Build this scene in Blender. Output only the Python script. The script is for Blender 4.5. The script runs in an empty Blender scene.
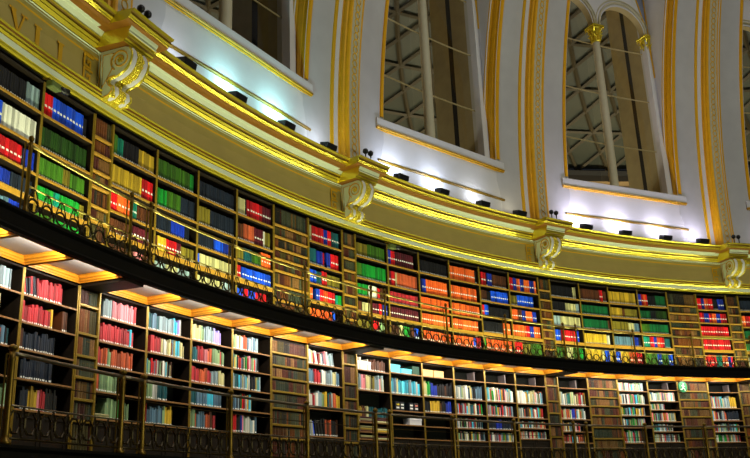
import bpy, bmesh, math, random, re
from mathutils import Matrix, Vector
random.seed(7)
scene = bpy.context.scene
COL = scene.collection

# ------------------------------------------------------------------ frame of the round room
CX = -16.1202          # camera stands off centre on the reading room floor
PH = 148.4225          # direction of the first bookcase upright
S = 17.08164           # one bay of the dome, degrees
DD = 1.09256           # narrow panel, degrees
W = (S - DD) / 6       # wide bookcase, degrees
R0 = 20.64             # front of the bookcases
R = math.radians
YAW, PITCH, ROLL, FPX = 1.372011, 0.308680, -0.039668, 872.656

# ------------------------------------------------------------------ camera
cam_data = bpy.data.cameras.new('camera')
cam = bpy.data.objects.new('camera', cam_data); COL.objects.link(cam)
cyw, syw, cp, sp = math.cos(YAW), math.sin(YAW), math.cos(PITCH), math.sin(PITCH)
Fv = Vector((cyw*cp, syw*cp, sp)); Rt = Vector((syw, -cyw, 0)); Up = Rt.cross(Fv)
R2 = math.cos(ROLL)*Rt + math.sin(ROLL)*Up
U2 = -math.sin(ROLL)*Rt + math.cos(ROLL)*Up
M = Matrix.Identity(4)
for i in range(3):
    M[i][0], M[i][1], M[i][2] = R2[i], U2[i], -Fv[i]
M[0][3], M[1][3], M[2][3] = CX, 0, 1.6
cam.matrix_world = M
cam_data.sensor_width = 36; cam_data.lens = FPX/750*36; cam_data.clip_end = 300
scene.camera = cam

# ------------------------------------------------------------------ world, exposure
world = bpy.data.worlds.new('world'); scene.world = world; world.use_nodes = True
world.node_tree.nodes['Background'].inputs[0].default_value = (0.75, 0.8, 1.0, 1)
world.node_tree.nodes['Background'].inputs[1].default_value = 0.02
scene.view_settings.view_transform = 'Standard'; scene.view_settings.look = 'None'
scene.view_settings.exposure = 0.0; scene.view_settings.gamma = 1.0

def polar(u, r, z):
    a = R(PH - u); return Vector((r*math.cos(a), r*math.sin(a), z))

def area(name, loc, direction, sx, sy, power, color, parent=None, spread=180):
    l = bpy.data.lights.new(name, 'AREA'); l.shape = 'RECTANGLE'; l.size = sx; l.size_y = sy
    l.energy = power; l.color = color; l.spread = R(spread)
    o = bpy.data.objects.new(name, l); COL.objects.link(o)
    d = Vector(direction).normalized()
    # long side runs along the wall tangent
    z = -d
    t = Vector((d.y, -d.x, 0))
    t = t.normalized() if t.length > 1e-4 else Vector((1, 0, 0))
    y = z.cross(t).normalized()
    m = Matrix.Identity(4)
    for i in range(3): m[i][0], m[i][1], m[i][2] = t[i], y[i], z[i]
    m[0][3], m[1][3], m[2][3] = loc
    o.matrix_world = m
    return o

P_ROOM, P_HIGH, P_STRIP, P_COFFER, P_FLOOD, P_COURT = 600, 2100, 9.5, 9, 8.5, 360
YG = (0.97, 1.0, 0.60); WARM = (1.0, 0.93, 0.82)
# added unseen area fills: a broad low one for the desk lamps, another overhead
area('reading_desk_light', (-2, 3, 2.6), (polar(25, 20, 6.6)-Vector((-2, 3, 2.6))), 8, 1.5, P_ROOM, (0.97, 1.0, 0.60))
area('overhead_fill_light', (0, 0, 27), (0, 0, -1), 8, 8, P_HIGH, (1.0, 0.96, 0.95))
NLO, NHI = -3, 4       # range of dome bays is cut below

def wide_u(m, j):      # left edge of bay j (0 narrow, 1..6 wide) of section m
    return S*m + (0 if j == 0 else DD + (j-1)*W)
BAYS = [(-1, j) for j in (4, 5, 6)] + [(m, j) for m in (0, 1, 2) for j in range(7)] + [(3, j) for j in range(3)]
def bay_c(m, j):
    return wide_u(m, j) + (DD/2 if j == 0 else W/2)
for m, j in BAYS:
    wid = (DD if j == 0 else W)
    L = 2*R0*math.sin(R(wid/2))
    u = bay_c(m, j)
    out = polar(u, 1, 0)
    # strip lamp inside the upper gallery railing, and the one hidden behind the gallery fascia below
    area('gallery_strip_light', polar(u, 20.07, 4.66), out*0.42+Vector((0, 0, 1)), L*.8, .04, P_STRIP*(wid/W), YG, spread=140)
    area('soffit_strip_light', polar(u, 20.135, 4.372), out*1.0+Vector((0, 0, -0.35)), L*.8, .05, P_COFFER*(wid/W), WARM)

# ------------------------------------------------------------------ materials
def lin(c):
    return tuple(((x/255)/12.92 if x/255 <= .04045 else ((x/255+.055)/1.055)**2.4) for x in c)
MATS = {}
def mat(name, rgb, rough=.5, metal=0., noise=0., scale=20., bump=0., spec=.5, aniso=None):
    if name in MATS: return MATS[name]
    m = bpy.data.materials.new(name); m.use_nodes = True; MATS[name] = m
    nt = m.node_tree; b = nt.nodes['Principled BSDF']
    c = lin(rgb)
    b.inputs['Base Color'].default_value = (*c, 1); b.inputs['Roughness'].default_value = rough
    b.inputs['Metallic'].default_value = metal; b.inputs['Specular IOR Level'].default_value = spec
    if noise or bump:
        tc = nt.nodes.new('ShaderNodeTexCoord'); n = nt.nodes.new('ShaderNodeTexNoise')
        n.inputs['Scale'].default_value = scale; n.inputs['Detail'].default_value = 4
        mp = nt.nodes.new('ShaderNodeMapping')
        if aniso: mp.inputs['Scale'].default_value = aniso
        nt.links.new(tc.outputs['Object'], mp.inputs[0]); nt.links.new(mp.outputs[0], n.inputs['Vector'])
        if noise:
            r = nt.nodes.new('ShaderNodeValToRGB')
            r.color_ramp.elements[0].position = .3; r.color_ramp.elements[1].position = .7
            r.color_ramp.elements[0].color = (*[x*(1-noise) for x in c], 1)
            r.color_ramp.elements[1].color = (*[min(1, x*(1+noise)) for x in c], 1)
            nt.links.new(n.outputs['Fac'], r.inputs[0]); nt.links.new(r.outputs[0], b.inputs['Base Color'])
        if bump:
            bp = nt.nodes.new('ShaderNodeBump'); bp.inputs['Strength'].default_value = bump
            bp.inputs['Distance'].default_value = .01
            nt.links.new(n.outputs['Fac'], bp.inputs['Height']); nt.links.new(bp.outputs[0], b.inputs['Normal'])
    return m
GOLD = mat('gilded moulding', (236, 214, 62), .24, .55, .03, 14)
GOLDD = mat('dull and shaded gilding', (128, 98, 8), .5, .25, .1, 10)  # shade painted into the gold on upright cornice facets; plain dull gilt elsewhere
GOLDP = mat('gold paint', (216, 164, 0), .6, 0)
ORANGE = mat('orange gilding', (230, 168, 0), .5, .1, .06, 6)
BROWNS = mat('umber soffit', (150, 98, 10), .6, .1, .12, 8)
COVE = mat('pale green plaster', (222, 232, 204), .6, 0, .03, 6)
FRIEZE = mat('olive frieze paint', (184, 164, 88), .6, 0, .06, 3)
WHITE = mat('white plaster', (212, 210, 214), .6, 0, .03, 3)
GREY = mat('grey plaster', (190, 188, 192), .65, 0, .04, 3)
BLUEG = mat('blue grey plaster', (130, 136, 165), .65, 0, .08, 3)
OAK = mat('gilt oak edge', (150, 122, 36), .4, .3, .15, 30)
OAKD = mat('dark oak', (30, 22, 13), .55, 0, .25, 18, 0, .25, (1, 1, .1))
SHELFP = mat('shelf edge upper', (178, 132, 42), .45, .1, .15, 25)
SHELFL = mat('shelf edge lower', (150, 108, 62), .4, .1, .15, 25)
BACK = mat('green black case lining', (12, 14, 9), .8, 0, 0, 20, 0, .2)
COFFER = mat('honey coffer moulding', (222, 150, 34), .4, .05, .12, 12)
IRON = mat('black iron', (7, 6, 4), .6, .1, 0, 20, 0, .15)
IRONG = mat('gallery ironwork', (54, 42, 14), .4, .6, .2, 30)
BRASS = mat('aged brass', (118, 92, 26), .38, .7, .15, 30)
BRASSB = mat('polished brass rail', (205, 180, 95), .28, .8)
STEEL = mat('worn steel rail', (120, 108, 90), .35, .7)
BLACK = mat('black lamp housing', (22, 22, 24), .4)
STONE = mat('tan stone reveal', (176, 160, 116), .7, 0, .1, 3)
DARKR = mat('dark frame gap', (28, 26, 22), .7)
COURT = mat('court facade stone', (190, 158, 110), .75, 0, .15, 1.2)
LATT = mat('roof lattice steel', (72, 64, 42), .6)
ROOFG = mat('dusky roof glass', (70, 74, 62), .5, 0, .2, .6)
PAGE = mat('page block', (205, 195, 165), .8)
LABEL = mat('white spine label', (238, 238, 232), .6)
FLOORM = mat('gallery floor boards', (120, 85, 40), .5, 0, .2, 12)
GREENS = mat('green sign enamel', (0, 128, 72), .4)
def grille_mat():
    m = bpy.data.materials.new('pierced soffit grille'); m.use_nodes = True
    nt = m.node_tree; b = nt.nodes['Principled BSDF']
    tc = nt.nodes.new('ShaderNodeTexCoord'); v = nt.nodes.new('ShaderNodeTexVoronoi'); v.inputs['Scale'].default_value = 28
    v.inputs['Randomness'].default_value = .1
    r = nt.nodes.new('ShaderNodeValToRGB'); r.color_ramp.elements[0].position = .16; r.color_ramp.elements[1].position = .24
    r.color_ramp.elements[0].color = (.03, .02, .02, 1); r.color_ramp.elements[1].color = (.34, .31, .28, 1)
    nt.links.new(tc.outputs['Object'], v.inputs['Vector']); nt.links.new(v.outputs['Distance'], r.inputs[0])
    nt.links.new(r.outputs[0], b.inputs['Base Color']); b.inputs['Roughness'].default_value = .45
    return m
GRILLE = grille_mat()
def glass_mat():
    m = bpy.data.materials.new('window glass'); m.use_nodes = True
    nt = m.node_tree; nt.nodes.clear()
    o = nt.nodes.new('ShaderNodeOutputMaterial'); mx = nt.nodes.new('ShaderNodeMixShader')
    t = nt.nodes.new('ShaderNodeBsdfTransparent'); g = nt.nodes.new('ShaderNodeBsdfGlossy')
    t.inputs[0].default_value = (.86, .9, .86, 1); g.inputs['Roughness'].default_value = .02
    mx.inputs[0].default_value = .05
    nt.links.new(t.outputs[0], mx.inputs[1]); nt.links.new(g.outputs[0], mx.inputs[2]); nt.links.new(mx.outputs[0], o.inputs[0])
    return m
GLASS = glass_mat()
IVORY = mat('ivory stucco', (196, 188, 160), .6, 0, .05, 6)

# ------------------------------------------------------------------ mesh helpers
class MB:
    def __init__(s): s.v = []; s.f = []; s.m = []; s.mats = []
    def mi(s, m):
        if m not in s.mats: s.mats.append(m)
        return s.mats.index(m)
    def add(s, vs, fs, m):
        o = len(s.v); s.v += [tuple(v) for v in vs]
        s.f += [tuple(i+o for i in f) for f in fs]
        if isinstance(m, list): s.m += [s.mi(x) for x in m]
        else: s.m += [s.mi(m)]*len(fs)
        return s
    def box(s, x0, x1, y0, y1, z0, z1, m, b=0.0):
        if b <= 0 or min(x1-x0, y1-y0, z1-z0) < 2.2*b:
            vs = [(x, y, z) for z in (z0, z1) for y in (y0, y1) for x in (x0, x1)]
            return s.add(vs, [(0, 2, 3, 1), (4, 5, 7, 6), (0, 1, 5, 4), (2, 6, 7, 3), (0, 4, 6, 2), (1, 3, 7, 5)], m)
        bm = bmesh.new()
        vs = [bm.verts.new((x, y, z)) for z in (z0, z1) for y in (y0, y1) for x in (x0, x1)]
        for f in [(0, 2, 3, 1), (4, 5, 7, 6), (0, 1, 5, 4), (2, 6, 7, 3), (0, 4, 6, 2), (1, 3, 7, 5)]: bm.faces.new([vs[i] for i in f])
        bmesh.ops.bevel(bm, geom=bm.edges[:], offset=b, segments=1, affect='EDGES')
        bm.verts.index_update()
        s.add([v.co[:] for v in bm.verts], [[v.index for v in f.verts] for f in bm.faces], m); bm.free()
        return s
    def tube(s, pts, r, m, n=6, closed=False):
        pts = [Vector(p) for p in pts]; rings = []; N = len(pts)
        for i, p in enumerate(pts):
            a = pts[(i-1) % N] if (closed or i > 0) else p
            b = pts[(i+1) % N] if (closed or i < N-1) else p
            t = (b-a).normalized()
            up = Vector((0, 0, 1)) if abs(t.z) < .9 else Vector((0, 1, 0))
            x = t.cross(up).normalized(); y = x.cross(t)
            rr = r[i] if isinstance(r, (list, tuple)) else r
            rings.append([p+(x*math.cos(k*2*math.pi/n)+y*math.sin(k*2*math.pi/n))*rr for k in range(n)])
        vs = [v for g in rings for v in g]; fs = []
        for i in range(N if closed else N-1):
            j = (i+1) % N
            for k in range(n):
                fs.append((i*n+k, i*n+(k+1) % n, j*n+(k+1) % n, j*n+k))
        if not closed:
            fs.append(tuple(range(n-1, -1, -1))); fs.append(tuple((N-1)*n+k for k in range(n)))
        return s.add(vs, fs, m)
    def lathe(s, prof, c, m, n=16):        # prof (r,z) list around vertical axis at c
        vs = []; fs = []
        for r, z in prof:
            for k in range(n):
                a = 2*math.pi*k/n; vs.append((c[0]+r*math.cos(a), c[1]+r*math.sin(a), c[2]+z))
        ml = []
        for i in range(len(prof)-1):
            for k in range(n):
                fs.append((i*n+k, i*n+(k+1) % n, (i+1)*n+(k+1) % n, (i+1)*n+k))
                ml.append(m[i] if isinstance(m, list) else m)
        fs.append(tuple(range(n-1, -1, -1))); ml.append(m[0] if isinstance(m, list) else m)
        fs.append(tuple((len(prof)-1)*n+k for k in range(n))); ml.append(m[-1] if isinstance(m, list) else m)
        return s.add(vs, fs, ml)
    def build(s, name, parent=None, smooth=False, kind=None):
        me = bpy.data.meshes.new(name); me.from_pydata(s.v, [], s.f); me.update()
        for m in s.mats: me.materials.append(m)
        for p, i in zip(me.polygons, s.m): p.material_index = i; p.use_smooth = smooth
        o = bpy.data.objects.new(name, me); COL.objects.link(o)
        if parent: o.parent = parent
        if kind: o['kind'] = kind
        return o

def frame_at(u, r, z):     # local x = along the wall to the right, y = outwards, z = up
    a = R(PH-u); m = Matrix.Rotation(a-math.pi/2, 4, 'Z'); m.translation = polar(u, r, z)
    return m
def thing(name, u, r, z, label=None, cat=None, group=None, kind=None):
    o = bpy.data.objects.new(name, None); COL.objects.link(o); o.matrix_world = frame_at(u, r, z)
    o.empty_display_size = .1
    if label: o['label'] = label
    if cat: o['category'] = cat
    if group: o['group'] = group
    if kind: o['kind'] = kind
    return o
def kids(o): return [c for c in bpy.data.objects if c.parent == o]
def copy_tree(o, parent=None):
    c = o.copy(); COL.objects.link(c)
    if parent is not None: c.parent = parent
    for ch in kids(o): copy_tree(ch, c)
    return c
def loc_cyl(du, r, z, r0, z0=0):   # cylindrical point in the local frame of a thing at radius r0
    a = R(du); return (r*math.sin(a), r*math.cos(a)-r0, z-z0)
def arc_sweep(mb, prof, ua, ub, n, m, r0=None, z0=0, uc=0, closed=False, flat=False):
    """sweep (r,z) profile along the wall; m per segment or one"""
    vs = []; fs = []; ml = []; K = len(prof)
    for i in range(n+1):
        u = ua+(ub-ua)*i/n
        for r, z in prof:
            vs.append((r0*math.tan(R(u-uc)), r-r0, z-z0) if flat else polar(u, r, z) if r0 is None else loc_cyl(u-uc, r, z, r0, z0))
    segs = K if closed else K-1
    for i in range(n):
        for k in range(segs):
            k2 = (k+1) % K
            fs.append((i*K+k, (i+1)*K+k, (i+1)*K+k2, i*K+k2)); ml.append(m[k] if isinstance(m, list) else m)
    if closed:
        fs.append(tuple(range(K))); fs.append(tuple(n*K+k for k in range(K-1, -1, -1)))
        mm = m[0] if isinstance(m, list) else m; ml += [mm, mm]
    mb.add(vs, fs, ml)
ORD = ['first', 'second', 'third', 'fourth', 'fifth', 'sixth', 'seventh', 'eighth', 'ninth', 'tenth', 'eleventh', 'twelfth',
       'thirteenth', 'fourteenth', 'fifteenth', 'sixteenth', 'seventeenth', 'eighteenth', 'nineteenth', 'twentieth',
       'twenty-first', 'twenty-second', 'twenty-third', 'twenty-fourth', 'twenty-fifth', 'twenty-sixth', 'twenty-seventh',
       'twenty-eighth', 'twenty-ninth', 'thirtieth', 'thirty-first', 'thirty-second', 'thirty-third', 'thirty-fourth']
UA, UB = -24, 66

# ------------------------------------------------------------------ structure: floors, drum wall, cornice, dome
mb = MB(); mb.lathe([(0.01, 0), (20.95, 0)], (0, 0, 0), FLOORM, 96)
mb.build('floor', kind='structure')
def ring_obj(name, prof, mats, n=120, smooth=False, closed=False, a=UA, b=UB):
    mb = MB(); arc_sweep(mb, prof, a, b, n, mats, closed=closed)
    return mb.build(name, smooth=smooth, kind='structure')
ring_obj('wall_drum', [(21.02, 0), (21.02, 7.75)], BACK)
ring_obj('wall_ground_storey', [(20.74, 0), (20.74, 2.0), (21.02, 2.0), (21.02, 0)], OAKD, closed=True)
ring_obj('floor', [(20.04, 2.20), (20.04, 2.27), (20.99, 2.27), (20.99, 2.20)], FLOORM, closed=True)
ring_obj('floor', [(20.05, 4.52), (20.05, 4.57), (20.655, 4.57), (20.655, 4.52)], FLOORM, closed=True)
fas = lambda z0, z1: [(20.04, z0), (19.98, z0), (19.965, z0+.03), (19.985, z0+.06), (19.985, z1-.06), (19.96, z1-.03), (19.96, z1), (20.04, z1)]
ring_obj('trim_1', fas(4.330, 4.572), IRON, closed=True)
ring_obj('trim_2', fas(1.95, 2.29), IRON, closed=True)
# main cornice: lit facets bright gold, shaded facets painted a darker gold
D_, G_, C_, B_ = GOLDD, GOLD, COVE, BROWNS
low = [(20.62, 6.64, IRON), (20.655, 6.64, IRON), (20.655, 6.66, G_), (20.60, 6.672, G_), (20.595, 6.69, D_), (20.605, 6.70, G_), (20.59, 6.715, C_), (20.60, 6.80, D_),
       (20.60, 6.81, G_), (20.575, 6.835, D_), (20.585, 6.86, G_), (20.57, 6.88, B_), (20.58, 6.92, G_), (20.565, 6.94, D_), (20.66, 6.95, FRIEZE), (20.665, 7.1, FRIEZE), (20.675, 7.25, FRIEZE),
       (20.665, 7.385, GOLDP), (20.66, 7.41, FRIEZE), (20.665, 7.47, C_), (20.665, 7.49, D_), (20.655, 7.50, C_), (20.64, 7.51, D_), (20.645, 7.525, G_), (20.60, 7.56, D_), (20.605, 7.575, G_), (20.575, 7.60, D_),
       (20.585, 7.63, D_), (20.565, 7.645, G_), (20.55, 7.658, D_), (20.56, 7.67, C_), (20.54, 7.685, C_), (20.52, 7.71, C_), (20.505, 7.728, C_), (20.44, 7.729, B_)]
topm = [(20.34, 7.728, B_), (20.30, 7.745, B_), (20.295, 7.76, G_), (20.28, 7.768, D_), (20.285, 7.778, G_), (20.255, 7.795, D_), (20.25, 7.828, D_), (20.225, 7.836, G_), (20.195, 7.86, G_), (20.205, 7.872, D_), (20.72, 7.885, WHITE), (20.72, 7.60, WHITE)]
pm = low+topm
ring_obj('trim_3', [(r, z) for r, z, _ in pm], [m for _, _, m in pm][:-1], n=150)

RD, ZD = 20.7, 8.3
def rs(z): return math.sqrt(max(.01, RD*RD-max(0, z-ZD)**2))
HW = .30
def ow(z):     # half width of a window opening, in bays
    if z < 15.6: return HW
    if z > 17.5: return 0
    return HW*math.sqrt(max(0, 1-((z-15.6)/1.9)**2))
zs = [7.88]+[8.3+.35*k for k in range(21)]+[15.6+.19*k for k in range(1, 11)]+[18, 19, 20, 21, 22, 23, 24, 25, 26, 27]
mb = MB()
for m in range(-2, 4):
    for side in (0, 1):
        base = S*(m+.035)
        vs = []; fs = []; n = 8
        for z in zs:
            e = .5-ow(z)
            for k in range(n+1):
                t = k/n*e; u = base+S*(t if side == 0 else 1-t)
                vs.append(polar(u, rs(z), z))
        for i in range(len(zs)-1):
            for k in range(n):
                a = i*(n+1)+k; fs.append((a, a+1, a+n+2, a+n+1))
        mb.add(vs, fs, GREY)
mb.build('ceiling', smooth=True, kind='structure')

# dome ribs: orange reeded sides, guilloche band on the front, white step beside
def make_rib():
    t = thing('trim_4', 0, 20.5, 7.9, kind='structure')
    zz = [7.9+.3*k for k in range(42)]
    L = lambda off, dr, z: loc_cyl(off*S, rs(z)+dr, z, 20.5, 7.9)
    def strips(name, cols, m):          # cols: list of (offset, dr) across
        mb = MB(); vs = []; fs = []; K = len(cols)
        for z in zz:
            vs += [L(o, d, z) for o, d in cols]
        for i in range(len(zz)-1):
            for k in range(K-1): fs.append((i*K+k, i*K+k+1, (i+1)*K+k+1, (i+1)*K+k))
        mb.add(vs, fs, (m if not isinstance(m, list) else [m[k] for i in range(len(zz)-1) for k in range(K-1)]))
        return mb.build(name, t)
    for s in (-1, 1):
        strips('white_step', [(s*.072, .02), (s*.070, -.03), (s*.062, -.03), (s*.060, -.045), (s*.040, -.045), (s*.038, .02)], [GOLDP, GOLDP, GOLDP, WHITE, WHITE])
        strips('orange_moulding', [(s*.040, .0), (s*.040, -.06), (s*.036, -.07), (s*.036, -.11), (s*.038, -.12), (s*.038, -.16), (s*.033, -.18), (s*.033, -.22), (s*.030, -.245), (s*.027, -.25)], ORANGE)
    strips('guilloche_band', [(-.027, -.25), (-.024, -.26), (-.022, -.25), (.022, -.25), (.024, -.26), (.027, -.25)], [ORANGE, ORANGE, IVORY, ORANGE, ORANGE])
    mb = MB()
    z = 8.0
    while z < 19:
        c = 12; rr = .075
        pts = []
        for k in range(c):
            a = 2*math.pi*k/c; zq = z+rr*math.sin(a)*.95; pts.append(L(0, -.256, zq)); pts[-1] = (pts[-1][0]+rr*.85*math.cos(a), pts[-1][1], pts[-1][2])
        mb.tube(pts, .012, GOLDP, 4, True); z += .15
    mb.build('guilloche_chain', t)
    return t
rib = make_rib()
for m in range(-1, 4):
    o = rib if m == -1 else copy_tree(rib)
    o.matrix_world = frame_at(S*(m+.035), 20.5, 7.9)

# windows
def make_window():
    ZB = 9.30; RP = 20.85; t = thing('window_1', 0, RP, 7.9, kind='structure')
    LC = lambda off, r, z: loc_cyl(off*S, r, z, RP, 7.9)
    # outer order: orange moulding then white reveal following the opening edge
    zz = [7.9+.3*k for k in range(26)]+[15.6+.19*k for k in range(1, 11)]
    def edge(name, cols, mats, z0=0):
        for s in (-1, 1):
            mb = MB(); vs = []; fs = []; K = len(cols); Z = [z for z in zz if z >= z0]
            for z in Z: vs += [LC(s*max(0, ow(z)+o), (rs(z)+d if d < 5 else d), z) for o, d in cols]
            for i in range(len(Z)-1):
                for k in range(K-1): fs.append((i*K+k, i*K+k+1, (i+1)*K+k+1, (i+1)*K+k))
            mb.add(vs, fs, [mats[k] for i in range(len(Z)-1) for k in range(K-1)])
            mb.build(name, t)
    edge('gilt_edge', [(.020, .0), (.018, -.03), (.006, -.03), (.003, .0), (.003, .08), (-.001, .10), (-.001, .17), (.003, .19), (.003, .25), (-.002, .27), (-.004, .30)],
         [ORANGE, ORANGE, ORANGE, ORANGE, ORANGE, ORANGE, ORANGE, ORANGE, ORANGE, ORANGE], 9.2)
    edge('white_reveal', [(-.004, .30), (-.010, .30), (-.010, .34), (-.004, .34), (-.004, 21.3)], [WHITE, GOLDP, WHITE, WHITE], 9.2)
    # wall plate with the twin lights
    def zbot(x):
        for c in (-.147, .147):
            d = abs(x-c)
            if d < .125: return 14.35+.78*math.sqrt(1-(d/.125)**2)
        return 14.35
    mb = MB(); xs = sorted(set([-.3+.6*k/96 for k in range(97)]+[-.272, -.022, .022, .272])); vs = []; fs = []; ml = []
    def zsplit(x): return 13.0+4.2*max(0, 1-(abs(x)/.297)**2.6)**.5 if abs(x) < .297 else 13.0
    for x in xs:
        zb = zbot(x); zc = max(zb+.01, zsplit(x))
        for r, z in ((21.05, zb), (RP, zb), (RP, zc), (RP, 18.0)): vs.append(LC(x, r, z))
    for i in range(len(xs)-1):
        for k in range(3): fs.append((i*4+k, (i+1)*4+k, (i+1)*4+k+1, i*4+k+1)); ml.append((STONE, WHITE, BLUEG)[k])
    mb.add(vs, fs, ml)
    for s in (-1, 1):    # jambs below the springing
        vs = [LC(s*o, r, z) for z in (ZB, 13.0, 14.36) for o, r in ((.30, RP), (.272, RP), (.272, 21.05))]
        mb.add(vs, [(0, 1, 4, 3), (1, 2, 5, 4), (3, 4, 7, 6), (4, 5, 8, 7)], WHITE)
    mb.build('twin_arch_wall', t)
    mb = MB()
    for c in (-.147, .147):
        for w, rr, q in ((.134, .035, 20.83), (.150, .02, 20.84)):
            pts = [LC(c+w*math.cos(math.pi*k/16), q, 14.38+.86*w/.134*math.sin(math.pi*k/16)) for k in range(17)]
            mb.tube(pts, rr, IVORY, 6)
    mb.build('archivolt', t, True)
    mb = MB(); pts = [LC(x, 20.84, zsplit(x)) for x in [-.297+.594*k/60 for k in range(61)]]
    mb.tube(pts, .022, GOLDP, 5)
    for s in (-1, 1): mb.tube([LC(s*.293, 20.84, z) for z in (13.0, 15, 17.4)], .02, GOLDP, 5)
    mb.build('spandrel_gilt_line', t, True)
    for c in (-.294, 0, .294):   # columns
        x, y, z = LC(c, 20.97, ZB)
        mb = MB(); mb.lathe([(.17, 0), (.17, .06), (.15, .08), (.16, .11), (.15, .15), (.125, .17), (.118, .22), (.116, 1.8), (.10, 4.5), (.11, 4.55)], (x, y, z), IVORY, 16)
        col = mb.build('column', t, True)
        mb = MB(); mb.lathe([(.105, 4.53), (.125, 4.55), (.125, 4.58), (.11, 4.60), (.12, 4.75), (.17, 4.92), (.20, 4.97)], (x, y, z), GOLD, 12)
        for row, (rb, zb, h, nn) in enumerate(((.12, 4.60, .15, 8), (.14, 4.72, .18, 8))):   # curling leaves
            for k in range(nn):
                a = 2*math.pi*(k+.5*row)/nn
                pts = [(x+(rb+d)*math.cos(a), y+(rb+d)*math.sin(a), z+zb+hz*h) for d, hz in ((0, 0), (.01, .5), (.035, .9), (.07, 1), (.085, .85))]
                mb.tube(pts, [.03, .035, .03, .02, .008], GOLD, 5)
        for k in range(4):
            a = math.pi/4+k*math.pi/2
            mb.tube([(x+d*math.cos(a), y+d*math.sin(a), z+hz) for d, hz in ((.14, 4.88), (.2, 4.98), (.25, 4.97), (.25, 4.92), (.22, 4.92))], [.02, .025, .02, .018, .01], GOLD, 5)
        mb.box(x-.2, x+.2, y-.2, y+.2, z+4.99, z+5.05, GOLD, .01)
        mb.build('capital', col)
    mb = MB(); vs = [LC(-.30+.6*k/12, 21.12, z) for k in range(13) for z in (ZB-.05, 15.6)]
    mb.add(vs, [(2*k, 2*k+2, 2*k+3, 2*k+1) for k in range(12)], GLASS)
    pane = mb.build('glass_pane', t)
    for z in (10.8, 12.33, 13.87):
        mb = MB(); mb.tube([LC(-.30+.6*k/12, 21.10, z) for k in range(13)], .018, STONE, 5); mb.build('glazing_bar', t)
    # deep outer reveal with a dark joint
    for s in (-1, 1):
        mb = MB(); cols = [(21.3, STONE), (21.82, DARKR), (21.98, STONE), (22.6, STONE)]
        vs = [LC(s*.296, r, z) for z in (9.2, 16.6) for r, _ in cols]
        mb.add(vs, [(k, k+1, k+5, k+4) for k in range(3)], [STONE, DARKR, STONE]); mb.build('outer_reveal', t)
    mb = MB(); mb_pts = [(20.8, ZB-.02), (22.6, ZB-.02)]
    arc_sweep(mb, mb_pts, -.30*S, .30*S, 12, STONE, RP, 7.9)
    arc_sweep(mb, [(21.06, 16.5), (22.6, 16.5)], -.30*S, .30*S, 12, STONE, RP, 7.9); mb.build('sill', t)
    # parapet box below the window
    mb = MB(); PW = .334*S; fo = -.095
    q = lambda pts: [(r+fo, z) for r, z in pts]
    arc_sweep(mb, q([(21.0, 9.35), (20.64, 9.35), (20.63, 9.335), (20.63, 9.18), (20.68, 9.13), (20.705, 9.10), (20.70, 7.88), (21.0, 7.88)]), -PW, PW, 2, WHITE, RP, 7.9, 0, True, True)
    par = mb.build('parapet', t)
    mb = MB()
    arc_sweep(mb, q([(20.70, 9.155), (20.622, 9.158), (20.615, 9.145), (20.63, 9.135), (20.63, 9.125), (20.65, 9.115), (20.66, 9.105), (20.70, 9.10)]), -PW, PW, 2, [ORANGE, ORANGE, GOLDD, ORANGE, ORANGE, GOLDD, ORANGE, ORANGE], RP, 7.9, 0, True, True)
    mb.build('gilt_moulding', par)
    mb = MB(); arc_sweep(mb, q([(20.71, 8.43), (20.67, 8.43), (20.665, 8.405), (20.68, 8.385), (20.71, 8.38)]), -PW*.985, PW*.985, 2, GOLDD, RP, 7.9, 0, True, True)
    mb.build('gilt_moulding', par)
    mb = MB(); arc_sweep(mb, q([(20.695, 9.1), (20.695, 7.9), (20.72, 7.9), (20.72, 9.1)]), -PW-.03, -PW+.03, 1, GOLDD, RP, 7.9, 0, True, True); mb.build('corner_bead', par)
    return t
win = make_window()
for m in range(-1, 4):
    o = win if m == -1 else copy_tree(win)
    o.name = 'window_%d' % (m+2)
    o.matrix_world = frame_at(S*(m+.535), 20.85, 7.9)

# court beyond the windows: stone facade and latticed glass roof
ring_obj('wall_court', [(36, 6), (36, 14.9), (35.7, 14.95), (35.6, 15.05), (35.6, 15.25), (36, 15.3), (36, 15.9), (35.5, 16.0), (35.4, 16.2), (36, 16.3)],
         [COURT, COURT, COURT, COURT, COURT, COURT, DARKR, DARKR, DARKR], 90, a=-10, b=100)
for k in range(36):
    u = -8+k*3
    mb = MB(); arc_sweep(mb, [(36.02, 6), (35.6, 6), (35.6, 14.9), (36.02, 14.9)], u, u+.9, 2, COURT); mb.build('trim_5', kind='structure')
def roofz(r): return 16.4+4.6*math.sin((36-r)/13*1.35)
rr_ = [36-13*k/12 for k in range(13)]
ring_obj('ceiling_court', [(r, roofz(r)+.12) for r in rr_], ROOFG, 80, a=-10, b=100, smooth=True)
mb = MB()
for i in range(44):
    u0 = -10+i*2.5
    for s in (1, -1):
        mb.tube([polar(u0+s*2.5*k/2, r, roofz(r)) for k, r in enumerate(rr_)], .09, LATT, 4)
for k, r in enumerate(rr_):
    if k % 2 == 0: mb.tube([polar(-10+110*q/60, r, roofz(r)) for q in range(61)], .08, LATT, 4)
mb.build('trim_6', kind='structure')
for u in (24, 38, 52, 62, 72):
    area('drum_flood', polar(u, 29, 5.5), -polar(u, 1, 0)+Vector((0, 0, .75)), 3, .6, P_COURT*.6, (1, .88, .66))
    area('court_light', polar(u, 30, 9), polar(u, 1, 0)+Vector((0, 0, .9)), 4, .6, P_COURT, (1, .85, .6))

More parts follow.
